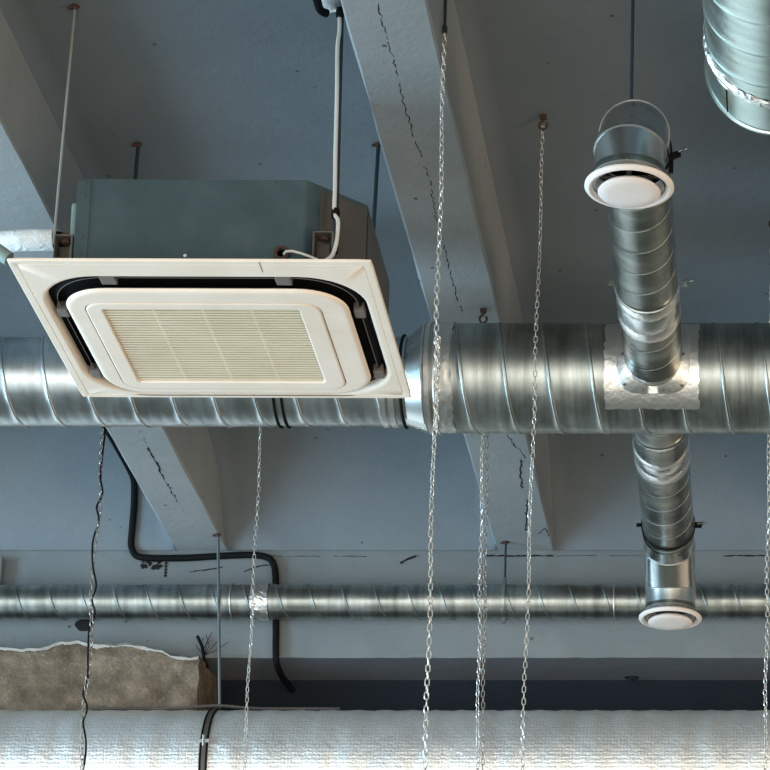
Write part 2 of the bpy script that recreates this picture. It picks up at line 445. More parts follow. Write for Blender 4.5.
def ring(m_, o, d, Rr, s0, s1, h, n=64):
    m_.lathe([(Rr-.001, s0), (Rr+h, s0+.001), (Rr+h, s1-.001), (Rr-.001, s1)], o, d, n)
def torus(m_, o, d, Rr, r, n=64, k=8):
    d, e, f = frame(d) if abs(Vector(d).normalized().z) < .9 else (Vector(d), Vector((1, 0, 0)), Vector((0, 1, 0)))
    o = Vector(o)
    m_.tube([o+(e*math.cos(2*PI*i/n)+f*math.sin(2*PI*i/n))*Rr for i in range(n)], r, k, closed=True)
def cyl(m_, o, d, Rr, s0, s1, n=48): m_.lathe([(Rr, s0), (Rr, s1)], o, d, n)

MY, MZ, MR, LR = 8.40, 1.6+3.735, .163, .1325
XC = atY(431, 380, MY).x          # joint x between reducer and large duct
X0L = -4.4
# d=+x : e=up, f = d x e = x cross z = -y -> towards camera. good: angle a goes top->front->bottom
sm = spiral((XC, MY, MZ), (1, 0, 0), 2.9, MR, .1287, (-.881-.0644)-XC, .0032, .009)
big = thing('spiral_duct', 'wide horizontal spiral steel duct at right, level with the air conditioner, narrowing to a cone', 'duct', (XC, MY, MZ-MR))
sm.build('duct_body', M_galv, big, merge=True, smooth=30)
m_ = MB(); ring(m_, (XC, MY, MZ), (1, 0, 0), MR, -.006, .012, .005); torus(m_, (XC+.026, MY, MZ), (1, 0, 0), MR+.002, .004)
m_.build('end_collar', M_tape2, big)
# tape wrapped near collar
def patch(m_, x0, x1, a0, a1, Rr, nx=18, na=26, j=.0012, edge=.004):
    rows = []
    for i in range(nx+1):
        rw_ = []
        for k in range(na+1):
            x_ = x0+(x1-x0)*i/nx + (jr(edge) if i in (0, nx) else 0); a = a0+(a1-a0)*k/na + (jr(edge/Rr) if k in (0, na) else 0)
            r_ = Rr+.0022+jr(j)
            rw_.append((x_, MY-math.cos(a)*r_, MZ+math.sin(a)*r_))
        rows.append(rw_)
    m_.grid(rows)
m_ = MB(); patch(m_, XC+.03, XC+.078, R(-100), R(150), MR+.001, 8, 50); m_.build('tape_band', M_tape2, big, smooth=60)
# saddle of the branch
BXN, BYN, BXF, BYF = -.443, 6.74, -.4855, 9.89
def bx(Y): return BXN+(BXF-BXN)*(Y-BYN)/(BYF-BYN)
TD = .0865; TZ = MZ
sx = bx(MY-.15)
m_ = MB(); patch(m_, sx-.145, sx+.135, R(-56), R(46), MR+.004, 24, 24, .0009, .003); m_.build('saddle_tape', M_tape, big, smooth=60)
# saddle flange: curved plate w/ rounded outline
m_ = MB(); rows = []
for q, (sc_, hh) in enumerate(((.5, .010), (.98, .010), (1.0, .008), (1.0, .003))):
    rw_ = []
    for k in range(64):
        a = 2*PI*k/64; ca, sa = math.cos(a), math.sin(a)
        rr = 1/((abs(ca)**4+abs(sa)**4)**.25)
        u = .108*rr*ca*sc_; v = .112*rr*sa*sc_; ang = v/MR
        r_ = MR+hh
        rw_.append((sx+u, MY-math.cos(ang)*r_, MZ+math.sin(ang)*r_))
    rows.append(rw_)
m_.grid(rows, closed=True); m_.build('saddle_plate', M_tape, big, smooth=50)
for ux, uz in ((-.085, -.085), (.085, -.088), (-.09, .0), (.09, .0), (-.03, -.1), (.03, -.1)):
    m_ = MB(); a = uz/MR; nrm = Vector((0, -math.cos(a), math.sin(a))); m_.lathe([(.0045, 0), (.0045, .004), (.0, .005)], Vector((sx+ux, MY, MZ))+nrm*(MR+.009), nrm, 8); m_.build('rivet', M_bracket, big)


# left narrower duct
LZ = MZ-.011
left = thing('spiral_duct', 'narrower horizontal spiral steel duct passing behind the air conditioner at left', 'duct', (X0L, MY, LZ-LR))
XR0 = atY(404, 400, MY).x
seam0 = -2.37
spiral((X0L, MY, LZ), (1, 0, 0), XR0-X0L, LR, .122, ((seam0-.061)-X0L) % .122, .0035, .008).build('duct_body', M_galv_lit, left, merge=True, smooth=30)
m_ = MB()
for px in (278, 286): m_ = MB(); torus(m_, (atY(px, 425, MY).x, MY, LZ), (1, 0, 0), LR+.002, .0045); m_.build('joint_ring', M_black, left)
m_ = MB()
for px in (385, 394): ring(m_, (atY(px, 425, MY).x, MY, LZ), (1, 0, 0), LR, -.009, .009, .004)
m_.build('foil_joint_tape', M_tape, left)
# reducer
red = thing('duct_reducer', 'plain conical steel reducer joining the narrow and the wide duct', 'duct reducer', (XR0, MY, MZ-LR))
m_ = MB(); m_.grid([[(x_, MY-r_*math.sin(2*PI*k/72), z_+r_*math.cos(2*PI*k/72)) for k in range(72)] for x_, z_, r_ in ((XR0, LZ, LR+.002), (XR0+.016, LZ, LR+.002), (XC-.012, MZ, MR+.001), (XC, MZ, MR+.001))], closed=True); m_.build('cone', M_galv_plain, red, smooth=20)
m_ = MB(); torus(m_, (XR0+.003, MY, LZ), (1, 0, 0), LR+.004, .0045); m_.build('black_gasket', M_black, red)
m_ = MB(); torus(m_, (XC-.004, MY, MZ), (1, 0, 0), MR+.002, .0035); m_.build('rolled_rim', M_bracket, red)

# ---------------------------------------------------------------- branch ducts
def hexbolt(m_, p, d, l=.03):
    d = Vector(d).normalized(); m_.lathe([(.004, 0), (.004, l)], p, d, 8, True); m_.lathe([(.008, l*.45), (.008, l*.62)], Vector(p), d, 6, True)
def clampring(par, Yc, mtl=M_black, w=.004, side=1):
    m_ = MB(); d = Vector((BXF-BXN, BYF-BYN, 0)).normalized(); o = Vector((bx(Yc), Yc, TZ))
    ring(m_, o, d, TD+.003, -w, w, .003); 
    m_.cbox(o+Vector((side*(TD+.014), 0, .0)), (.026, .005, .02)); m_.cbox(o+Vector((-side*(TD+.012), 0, 0)), (.02, .005, .012))
    m_.build('clamp_ring', mtl, par)
    m_ = MB(); hexbolt(m_, o+Vector((side*(TD+.02), -.018, 0)), (0, 1, 0), .036); hexbolt(m_, o+Vector((side*(TD+.012), 0, .004)), (side, 0, .1), .032); m_.build('clamp_bolt', M_rod, par)
def branch(Ya, Yb, label, phase, bands, clamps, ends):
    A = Vector((bx(Ya), Ya, TZ)); B = Vector((bx(Yb), Yb, TZ)); d = (B-A).normalized(); Ln = (B-A).length
    t = thing('branch_duct', label, 'duct', (A.x, A.y, A.z-TD))
    spiral(A, d, Ln, TD, .125, phase, -.0022, .0035, 64, hand=1, mid=.0003).build('duct_body', M_galv_tap, t, merge=True, smooth=30)
    for (y0, y1, mt) in bands:
        m_ = MB(); nn = 64; rows = []
        e_ = Vector((0, 0, 1)); f_ = d.cross(e_)
        for i in range(5):
            y = y0+(y1-y0)*i/4; rows.append([Vector((bx(y), y, TZ))+(e_*math.cos(2*PI*k/nn)+f_*math.sin(2*PI*k/nn))*(TD+(.0035 if 0 < i < 4 else .0005)+jr(.0006))+d*(jr(.003) if i in (0, 4) else 0) for k in range(nn)])
        m_.grid(rows, closed=True); m_.build('foil_band' if mt is M_tape else 'joint_sleeve', mt, t, smooth=50)
    for y, s_ in clamps: clampring(t, y, M_galv_plain if s_ > 1 else M_black)
    return t
def yrow(row, z=None):   # Y of the pipe's underside at an image row
    z = TZ-TD if z is None else z
    return atZ(655, row, z).y
b1 = branch(BYN+.20, MY-.125, 'branch duct running forward from the wide duct to the upper air valve', .02,
       [(yrow(322), yrow(315), M_tape), (yrow(335), yrow(322), M_galv_plain), (yrow(343), yrow(335), M_tape), (yrow(388), yrow(382), M_tape)], [(yrow(312), 2)], None)
b2 = branch(MY+.125, BYF-.20, 'branch duct running back below the wide duct to the lower air valve', .05,
       [(yrow(470), yrow(466), M_tape), (yrow(478), yrow(470), M_galv_plain), (yrow(485), yrow(478), M_tape)], [(yrow(450), 2), (yrow(549), 1)], None)

def elbow(par, cyv, sgn, zend):
    """gored elbow from horizontal pipe (coming from direction sgn*y) down"""
    xc = bx(cyv); rc = .20
    # gore centre line: points from horizontal to vertical
    gores = 3; m_ = MB(); pts = []; 
    # start: horizontal at Y = cyv - sgn*rc ... bend centre
    # sgn=+1 : pipe goes +Y then down (far); sgn=-1 : pipe goes -Y then down (near)
    C = Vector((xc, cyv-sgn*rc, TZ-rc))
    
    angs = [0, 15, 45, 75, 90]
    rings = []
    def cut(ang):      # ring on plane at angle ang through bend centre
        a = R(ang); rad = Vector((0, sgn*math.sin(a), math.cos(a)))
        out = []
        tanh = Vector((0, sgn*math.cos(a), -math.sin(a)))
        for k in range(56):
            q = 2*PI*k/56
            out.append((q, a, rad))
        return out
    # mitred segments: use straight segment directions between cuts
    cuts = [0, 30, 60, 90] 
    segdirs = [0, 15, 45, 75, 90]
    rows = []
    for ci, ca in enumerate([0, 10, 71, 90] if sgn < 0 else [0, 22.5, 67.5, 90]):
        a = R(ca); rad = Vector((0, sgn*math.sin(a), math.cos(a)))
        st = 1/math.cos(R(15)) if True else 1
        rw_ = [C+rad*rc+(rad*math.cos(q)*(1.0)+Vector((1, 0, 0))*math.sin(q))*(TD+.001) for q in [2*PI*k/56 for k in range(56)]]
        rows.append(rw_)
    pre = [p+Vector((0, -sgn*.03, 0)) for p in rows[0]]
    legl = TZ-rc-zend
    post = [p+Vector((0, 0, -legl)) for p in rows[-1]]
    allr = [pre]+rows+[post]
    m_.grid(allr, closed=True)
    o = m_.build('elbow', M_galv_plain, par, smooth=12)
    m_ = MB()
    for rw_ in rows[1:-1]+[ [p+Vector((0, 0, -.008)) for p in rows[-1]] ]:
        c = sum(rw_, Vector())/len(rw_); m_.tube([c+(p-c)*1.010 for p in rw_], .0017, 6, closed=True)
    m_.build('elbow_seam', M_tape2, o)
    m_ = MB(); ring(m_, (xc, cyv, zend), (0, 0, 1), TD, 0, .045, .002); m_.build('end_sleeve', M_galv_tap, par)
    m_ = MB(); m_.lathe([(.003, 0), (.0015, .004)], (xc, cyv-TD-.003, zend+.025), (0, -1, 0), 8, True); m_.build('screw', M_tape, par)
    return xc
def valve(cyv, z, label):
    xc = bx(cyv); t = thing('air_valve', label, 'air vent', (xc, cyv, z-.02), 'white round air valves under the branch ducts')
    m_ = MB()
    prof = [(.0885, .03), (.0885, .010), (.104, .012), (.1095, .008), (.110, .003), (.107, -.001), (.099, -.003), (.092, .001), (.0865, .012), (.084, .03), (.084, .045)]
    m_.lathe(prof, (xc, cyv, z), (0, 0, 1), 64); m_.build('valve_ring', M_white, t, smooth=40)
    m_ = MB(); m_.lathe([(.0, .022), (.05, .018), (.070, .008), (.0765, .001), (.0772, -.0015), (.0755, -.003), (.05, -.005), (.02, -.006), (0, -.006)], (xc, cyv, z-.010), (0, 0, 1), 56); m_.build('valve_disc', M_white, t, smooth=40)
    m_ = MB(); m_.cbox((xc, cyv, z+.03), (.14, .012, .003)); m_.cbox((xc, cyv, z+.03), (.012, .14, .003)); m_.lathe([(.006, .0), (.006, .05)], (xc, cyv, z), (0, 0, 1), 10, True); m_.build('bracket', M_bracket, t)
    return t
VZ = 1.6+3.497
elbow(b1, BYN, -1, VZ+.004); valve(BYN, VZ, 'white round air valve under the near elbow, upper of the two')
elbow(b2, BYF, 1, VZ+.004); valve(BYF, VZ, 'white round air valve under the far elbow, lower of the two')
# hanging clamp of near elbow
m_ = MB(); xn = bx(7.0); torus(m_, (xn, 7.0, TZ), (0, 1, 0), TD+.006, .003); m_.cbox((xn+TD+.016, 7.0, TZ-.01), (.028, .014, .012), Matrix.Rotation(-.3, 4, 'Y')); m_.cbox((xn+TD+.006, 6.99, TZ-.04), (.012, .006, .05)); m_.build('clamp_ring', M_black, b1)
m_ = MB(); hexbolt(m_, (xn+TD+.024, 6.99, TZ-.005), (1, 0, .3), .024); m_.build('clamp_bolt', M_rod, b1)

# rod above near elbow
def rod(p0, p1, r, mt, label, foot=None, group=None, plate=True, dx=0):
    p0 = Vector(p0); p1 = Vector(p1)   # top, bottom
    t = thing('hanger_rod', label, 'rod', tuple(p1), group)
    m_ = MB(); n = 24; m_.tube([p0.lerp(p1, i/n) for i in range(n+1)], [r*(1+.04*(i % 2)) for i in range(n+1)], 8); m_.build('rod', mt, t)
    if plate:
        m_ = MB(); m_.lathe([(.011, 0), (.012, -.003), (.007, -.004), (.006, -.012), (.0, -.012)], p0, (0, 0, 1), 16); m_.cbox(p0+Vector((-.008, 0, -.006)), (.022, .008, .006)); m_.build('ceiling_anchor', M_rust, t)
    return t
rod((xn-.012, 7.02, CEIL), (xn-.012, 7.0, TZ+TD+.008), .0045, M_darkrod, 'dark blue hanger rod above the upper air valve elbow')

# ---------------------------------------------------------------- big duct stub upper right
SX, SY, SZ, SR = -.070, 6.50, 1.6+3.690, .175
st = thing('spiral_duct', 'large spiral steel duct end coming forward at the top right corner', 'duct', (SX, SY, SZ-SR))
spiral((SX, 3.6, SZ), (0, 1, 0), SY-.13-3.6, SR, .135, .05, .0028, .007, 80, hand=1).build('duct_body', M_galv_green, st, merge=True, smooth=30)
m_ = MB(); m_.lathe([(SR+.002, -.13), (SR+.003, -.01), (SR+.007, -.008), (SR+.008, -.003), (SR+.005, .002), (SR-.01, .003)], (SX, SY, SZ), (0, 1, 0), 80); m_.ngon([(SX+(SR-.01)*math.cos(2*PI*k/60), SY+.002, SZ+(SR-.01)*math.sin(2*PI*k/60)) for k in range(60)]); m_.build('end_cap', M_galv_green, st)
m_ = MB(); nn = 96; rows = []
for i in range(5): rows.append([Vector((SX+math.cos(2*PI*k/nn)*(SR+(.006 if 0 < i < 4 else .001)+jr(.0015)), SY-.155+.035*i/4+(jr(.006) if i in (0, 4) else 0), SZ+math.sin(2*PI*k/nn)*(SR+(.006 if 0 < i < 4 else .001)+jr(.0015)))) for k in range(nn)])
m_.grid(rows, closed=True); m_.build('foil_tape', M_tape, st, smooth=0)
m_ = MB(); a = R(-135); m_.cbox((SX+math.cos(a)*(SR+.003), SY-.065, SZ+math.sin(a)*(SR+.003)), (.003, .10, .003)); m_.build('seam', M_black, st)

# ---------------------------------------------------------------- small spiral pipe
PY, PZ, PR = 10.478, atY(400, 602, 10.478).z, .0635
sp = thing('spiral_duct', 'thin horizontal spiral steel duct running along the back wall', 'duct', (-4.3, PY, PZ-PR))
spiral((-4.3, PY, PZ), (1, 0, 0), 5.8, PR, .1198, (-2.879-.06+4.3) % .1198, .0040, .007, 48).build('duct_body', M_galv, sp, merge=True, smooth=30)
m_ = MB(); nn = 48; xa, xb = atY(253, 600, PY).x, atY(270, 600, PY).x
rows = [[Vector((xa+(xb-xa)*i/6, PY+math.cos(2*PI*k/nn)*(PR+.004+jr(.0018)), PZ+math.sin(2*PI*k/nn)*(PR+.004+jr(.0018)))) for k in range(nn)] for i in range(7)]
m_.grid(rows, closed=True); m_.build('foil_tape', M_tape, sp, smooth=0)
m_ = MB()
for px in (233, 615): m_ = MB(); torus(m_, (atY(px, 600, PY).x, PY, PZ), (1, 0, 0), PR+.003, .003, 48); m_.build('joint_ring', M_tape2, sp)

# ---------------------------------------------------------------- foil duct
FR, FYc = .25, 10.40; FZ = 1.6+3.068
fd = thing('foil_duct', 'thick insulated duct wrapped in silver foil along the bottom edge', 'duct', (-4.4, FYc, FZ-FR))
m_ = MB(); rows = []; nxx = 420; na = 72
for i in range(nxx+1):
    x = -4.4+6.2*i/nxx
    puck = .0014*math.sin(x*2*PI/.098+math.sin(x*5))+.0006*math.sin(x*2*PI/.041)
    rows.append([(x, FYc-math.cos(a)*(FR+puck*(.6+.4*math.sin(3*a+x*2))+jr(.0004)), FZ+math.sin(a)*(FR+puck+jr(.0004))) for a in [2*PI*k/na for k in range(na)]])
m_.grid(rows, closed=True); m_.build('foil_skin', M_foil, fd, smooth=180)
# strap
xs_ = atY(217, 706, FYc).x
m_ = MB(); torus(m_, (xs_, FYc, FZ), (1, 0, 0), FR+.004, .004); torus(m_, (xs_+.022, FYc, FZ), (1, 0, 0), FR+.004, .004); m_.build('strap_edge', M_black, fd)
m_ = MB(); ring(m_, (xs_+.011, FYc, FZ), (1, 0, 0), FR+.001, -.009, .009, .004); m_.build('strap', M_bracket, fd)
m_ = MB(); a = R(-2); pc = Vector((xs_+.011, FYc-math.cos(a)*(FR+.008), FZ+math.sin(a)*(FR+.008)))
pc = atY(200, 741, FYc-math.cos(R(12))*(FR+.008)); pc.x = xs_+.011
m_.cbox(pc, (.04, .012, .012)); m_.tube([pc+Vector((0, -.008, .02)), pc+Vector((0, -.008, -.02))], .004, 8); m_.build('strap_clip', M_tape2, fd)
rtop = atZ(219.6, 537, BEAMZ); rod((rtop.x, rtop.y-.03, BEAMZ), (xs_+.011, FYc, FZ+FR+.008), .0055, M_rod, 'long thin hanger rod from the left beam down to the foil duct strap')
# twisted wire along the top of the foil duct
m_ = MB(); wpts = [(xs_-.45+.9*i/90, FYc-.02, FZ+FR+.012+.012*math.exp(-((i-45)/10)**2)) for i in range(91)]
m_.tube(wpts, [.005+.0015*(i % 2) for i in range(91)], 6); tag(m_.build('tie_wire', M_bracket), 'twisted brown wire lying along the top of the foil duct beside its rod', 'wire')

px_ = atZ(507, 545.5, BEAMZ)
r2 = rod((px_.x, PY, BEAMZ), (px_.x, PY, PZ+PR+.006), .004, M_darkrod, 'short dark hanger rod from the middle beam to the thin duct')
m_ = MB(); ring(m_, (px_.x, PY, PZ), (1, 0, 0), PR+.004, -.008, .008, .003, 40); m_.cbox((px_.x, PY-PR*.2, PZ-PR-.012), (.014, .01, .022)); m_.lathe([(.007, 0), (.007, .03)], (px_.x, PY, PZ+PR), (0, 0, 1), 10, True); m_.build('pipe_clamp', M_galv, r2)

# ---------------------------------------------------------------- air conditioner
AX, AY, AZ = -1.612, 7.595, 1.6+3.51
ac = thing('air_conditioner', 'large square ceiling cassette air conditioner with cream louvred panel and teal steel casing', 'air conditioner', (AX, AY, AZ-.03))
ROT = Matrix.Rotation(R(.5), 4, 'Z')
T = Matrix.Translation((AX, AY, AZ)) @ ROT
def W(p): return T @ Vector(p)
def sdf(x, y, hx, hy, r):
    qx, qy = abs(x)-hx+r, abs(y)-hy+r
    return min(max(qx, qy), 0)+math.hypot(max(qx, 0), max(qy, 0))-r
NA = 144
corner = math.atan2(.435, .4725)
ANG = sorted([2*PI*k/NA for k in range(NA)]+[corner, PI-corner, PI+corner, 2*PI-corner])
def outline(hx, hy, r, z, cx=0, cy=0, bar=0):
    out = []
    for a in ANG:
        ca, sa = math.cos(a), math.sin(a); lo, hi = 0, 1.0
        for _ in range(34):
            m = (lo+hi)/2
            if sdf(m*ca, m*sa, hx, hy, r) < 0: lo = m
            else: hi = m
        out.append(W((cx+lo*ca, cy+lo*sa, z)))
    return out
OX, OY, OR = .428, .376, .17; OC = .035
m_ = MB(); m_.grid([outline(.466, .429, .006, .009), outline(.4725, .435, .010, .007), outline(.4725, .435, .008, .003), outline(.4695, .432, .008, 0), outline(.466, .4285, .008, 0),
     outline(.452, .4145, .006, 0), outline(.4505, .413, .006, .0015), outline(.449, .4115, .006, 0),
     outline(OX+.009, OY+.009, OR, 0, 0, OC), outline(OX+.004, OY+.004, OR, 0, 0, OC), outline(OX, OY, OR, .003, 0, OC), outline(OX-.005, OY-.004, OR-.004, .014, 0, OC), outline(OX-.006, OY-.005, OR-.005, .024, 0, OC)], closed=True)
panel = m_.build('panel_frame', M_panel, ac, smooth=40)
m_ = MB(); m_.ngon(outline(OX-.005, OY-.005, OR, .028, 0, OC)); m_.grid([outline(.46, .424, .006, .008), outline(OX-.005, OY-.005, OR, .0285, 0, OC)], closed=True); m_.build('outlet_recess', M_black, ac, smooth=0)
IX, IY, IR = .378, .333, .12; IC = .050
PZz = -.012
GFX, GFY = -.012, .066
m_ = MB(); m_.grid([outline(IX-.03, IY-.03, IR-.03, .0, 0, IC), outline(IX-.004, IY-.004, IR, -.001, 0, IC), outline(IX-.001, IY-.001, IR, -.004, 0, IC), outline(IX-.003, IY-.003, IR, -.008, 0, IC), outline(IX-.008, IY-.008, IR-.01, PZz+.001, 0, IC), outline(IX-.014, IY-.014, IR-.015, PZz, 0, IC), outline(IX-.020, IY-.020, IR-.02, PZz, 0, IC), outline(.322, .287, .055, PZz, GFX, GFY),
    outline(.317, .279, .05, PZz, GFX, GFY), outline(.3165, .2785, .05, PZz+.010, GFX, GFY)], closed=True)
inner = m_.build('inner_panel', M_panel, ac, smooth=40)
GX, GY, GCX, GCY = .263, .236, -.018, .060
m_ = MB(); m_.grid([outline(.3135, .2755, .048, PZz+.012, GFX, GFY), outline(.3135, .2755, .048, PZz, GFX, GFY), outline(.311, .273, .047, PZz-.002, GFX, GFY), outline(.308, .270, .047, PZz-.002, GFX, GFY), outline(GX+.006, GY+.006, .006, PZz-.002, GCX, GCY),
    outline(GX+.003, GY+.003, .006, PZz-.002, GCX, GCY), outline(GX, GY, .005, PZz+.001, GCX, GCY), outline(GX, GY, .005, PZz+.012, GCX, GCY)], closed=True)
gf = m_.build('grille_frame', M_panel, ac, smooth=40)
m_ = MB(); NS = 30
for i in range(NS):
    y = GCY-GY+.004+(2*GY-.008)*(i+.5)/NS
    m_.cbox((0, 0, 0), (1, 1, 1), None) if False else None
    Mx = T @ Matrix.Translation((GCX, y, PZz+.004))
    m_.box((-GX+.001, -.0047, -.0007), (GX-.001, .0047, .0007), Mx)
for q in (-.5, 0, .5):
    m_.box((GCX+q*GX-.003, GCY-GY, PZz+.0055), (GCX+q*GX+.003, GCY+GY, PZz+.010), T)
m_.build('intake_grille', M_grille, ac, smooth=0)
m_ = MB(); m_.box((GCX-GX-.01, GCY-GY-.01, PZz+.013), (GCX+GX+.01, GCY+GY+.01, PZz+.016), T); m_.build('filter', M_grille_back, ac, smooth=0)
m_ = MB(); m_.box((-.31, -.24, PZz+.020), (.31, .34, PZz+.027), T); m_.build('backing_plate', M_black, ac, smooth=0)
# louvre vanes along the four slots
def vane(o1, o2, z1, z2):
    a = outline(*o1, z1, 0, OC); b = outline(*o2, z2, 0, OC); c = outline(o2[0]-.0015, o2[1]-.0015, o2[2], z2, 0, OC)
    return a, b, c
m_ = MB(); a, b, c = vane((OX-.020, OY-.018, OR-.015), (OX-.028, OY-.026, OR-.02), .026, .012); m_.grid([a, b, c, a], closed=True)
vn = m_.build('louvre_vane', M_black, ac, smooth=30)
m_ = MB(); e_ = outline(OX-.0285, OY-.0265, OR-.02, .0110, 0, OC); m_.tube(e_, .0011, 5, closed=True); m_.build('vane_highlight', M_greytab, vn)  # highlight along the vane, put in as a thin paler line
for (u, v, du, dv) in ((-.235, -OY+.028, .035, .022), (.225, -OY+.028, .035, .022), (-OX+.03, -.150, .024, .022), (-OX+.03, .245, .024, .022), (OX-.03, -.150, .024, .022), (OX-.03, .245, .024, .022), (-.235, OY-.028, .035, .022), (.225, OY-.028, .035, .022)):
    m_ = MB(); m_.box((u-du, v+OC-dv, .004), (u+du, v+OC+dv, .03), T) if False else m_.box((u-du*.6, v+OC-dv, .001), (u+du*.6, v+OC+dv, .03), T); m_.build('vane_tab', M_greytab, ac, smooth=0, bevel=.003)
# right corner marks
m_ = MB()
for k in range(0):
    m_.box((.448, -.385+k*.0135, -.0012), (.4505, -.378+k*.0135, .001), T)
m_.box((.18, -.432, -.0008), (.1812, -.375, .001), T)
m_.build('panel_scuff', M_bracket, ac, smooth=0)
# casing
def prism(m_, poly, z0, z1):
    a = [W((x, y, z0)) for x, y in poly]; b = [W((x, y, z1)) for x, y in poly]
    m_.grid([a, b], closed=True); m_.ngon(a, True); m_.ngon(b)
m_ = MB(); poly = [(-.32, -.345), (.281, -.345), (.422, -.205), (.422, .26), (.30, .345), (-.32, .345)]
prism(m_, poly, .03, .277); case = m_.build('casing', M_case, ac, smooth=0, bevel=.006)
m_ = MB(); m_.box((-.322, -.3475, .035), (-.286, -.345, .272), T); 
m_.build('edge_strip', M_case, case, smooth=0)
m_ = MB()
for z in (.06, .11, .17, .225, .265):
    m_ = MB(); p = W((-.303, -.347, z)); m_.lathe([(.0045, 0), (.003, .0025)], p, (0, -1, 0), 8, True); m_.build('screw', M_case_side, case)
for x, z in ((-.20, .270), (-.19, .270), (-.06, .271), (.09, .270), (.2, .270)):
    m_ = MB(); m_.lathe([(.003, 0), (.002, .002)], W((x, -.345, z)), (0, -1, 0), 8, True); m_.build('screw', M_case_side, case)
m_ = MB(); m_.lathe([(.0045, 0), (.002, .002)], W((.06-.09, -.345, .060)), (0, -1, 0), 10, True); m_.build('paint_spot', M_wrap, case)
# weathered panel on the chamfered corner
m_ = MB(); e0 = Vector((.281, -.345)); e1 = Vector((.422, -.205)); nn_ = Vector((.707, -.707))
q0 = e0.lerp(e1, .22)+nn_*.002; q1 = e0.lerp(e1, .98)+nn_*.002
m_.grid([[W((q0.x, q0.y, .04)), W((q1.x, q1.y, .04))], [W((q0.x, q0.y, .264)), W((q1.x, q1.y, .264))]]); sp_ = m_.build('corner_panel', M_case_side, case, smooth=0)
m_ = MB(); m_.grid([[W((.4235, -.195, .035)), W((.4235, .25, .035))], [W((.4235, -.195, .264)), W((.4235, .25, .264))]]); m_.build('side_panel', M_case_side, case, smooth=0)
# pipe cover box at left
m_ = MB(); m_.box((-.348, -.30, .05), (-.32, .10, .235), T); m_.box((-.40, -.24, .05), (-.345, .05, .165), T); m_.build('pipe_cover', M_palegreen, ac, smooth=0, bevel=.008)
# brackets
def lug(par, c, w=.055, h=.085, dpt=.05):
    m_ = MB(); c = Vector(c)
    m_.box((c.x-w/2, c.y, c.z), (c.x+w/2, c.y+.004, c.z+h), T)
    m_.box((c.x-w/2, c.y-dpt, c.z+h-.004), (c.x+w/2, c.y, c.z+h), T)
    m_.box((c.x+w/2-.006, c.y-dpt, c.z-.0), (c.x+w/2, c.y, c.z+h), T)
    m_.box((c.x-w/2, c.y-dpt, c.z), (c.x-w/2+.004, c.y, c.z+h), T)
    o = m_.build('hanging_bracket', M_bracket, par, smooth=0, bevel=.002)
    m_ = MB(); 
    for zz in (h-.016, h+.002): m_.lathe([(.011, 0), (.011, .010)], W((c.x, c.y-dpt/2, c.z+zz)), (0, 0, 1), 6, True)
    m_.build('nut', M_rust, o)
lug(ac, (-.352, -.29, .032), .05, .090)
lug(ac, (.335, -.335+.01, .032), .055, .085)
lug(ac, (-.352, .36, .032), .05, .090); lug(ac, (.335, .36, .032), .055, .085)
# grommet
m_ = MB(); gp = atY(281, 252, 7.235); m_.lathe([(.021, 0), (.021, .008), (.012, .010), (.011, .0)], (gp.x, 7.247, gp.z), (0, -1, 0), 20, True); m_.build('grommet', M_rust, ac)
# cables over the casing
m_ = MB(); pts = [atY(284, 254, 7.225), atY(286, 251.5, 7.215), atY(292, 251, 7.215), atY(300, 253, 7.215), atY(310, 256.5, 7.215), atY(318, 260, 7.22)]
m_.tube(pts, .0036, 8); m_.build('short_cable', M_cable, ac)

# rods of the unit
g = 'hanger rods of the air conditioner'
rod((-1.974, 7.275, CEIL), (-1.990, 7.265, AZ+.10), .0036, M_rod_light, 'thin pale threaded rod at the near left corner of the air conditioner', group=g)
rod((-1.969, 8.03, CEIL), (-1.975, 7.99, AZ+.10), .0055, M_darkrod, 'short dark threaded rod behind the air conditioner, left of centre', group=g)
rod((-1.265, 8.03, CEIL), (-1.270, 7.975, AZ+.10), .0058, M_darkrod, 'dark threaded rod behind the right end of the air conditioner beside the beam', group=g)
rt = atY(341.5, 12, 7.29); rb = atY(336.5, 216, 7.27)
r4 = rod((rt.x, 7.29, CEIL), (rb.x, 7.27, AZ+.10), .0065, M_darkrod, 'threaded rod with a cable tied along it at the near right corner', group=g)
# white cable along the rod
def cab(pts, r, mt, n=10):
    # catmull
    out = []; P = [Vector(p) for p in pts]
    for i in range(len(P)-1):
        p0, p1, p2, p3 = P[max(i-1, 0)], P[i], P[i+1], P[min(i+2, len(P)-1)]
        for k in range(8):
            t = k/8; out.append(.5*((2*p1)+(-p0+p2)*t+(2*p0-5*p1+4*p2-p3)*t*t+(-p0+3*p1-3*p2+p3)*t**3))
    out.append(P[-1]); m_ = MB(); m_.tube(out, r, n); return m_
cabpts = [atY(330, 11.5, 7.27), atY(335, 10, 7.26), atY(339, 14, 7.25), atY(339.5, 30, 7.25), atY(337.5, 48, 7.25), atY(337, 90, 7.25), atY(335.5, 150, 7.245), atY(335, 185, 7.245), atY(334.5, 212, 7.24), atY(338, 221, 7.235), atY(337, 238, 7.23), atY(334.5, 250, 7.225), atY(331, 257, 7.22), atY(325, 261, 7.22)]
o = cab(cabpts, .0055, M_cable).build('power_cable', M_cable); tag(o, 'off white power cable running down the rod to the air conditioner', 'cable')
m_ = MB()
for (x_, y_) in ((335.5, 214), (334, 249), (340, 13)):
    m_ = MB(); p = atY(x_, y_, 7.245); m_.lathe([(.010, -.012), (.012, 0), (.010, .014)], p, (0, 0, 1), 12, True); m_.build('black_tie', M_black, o)
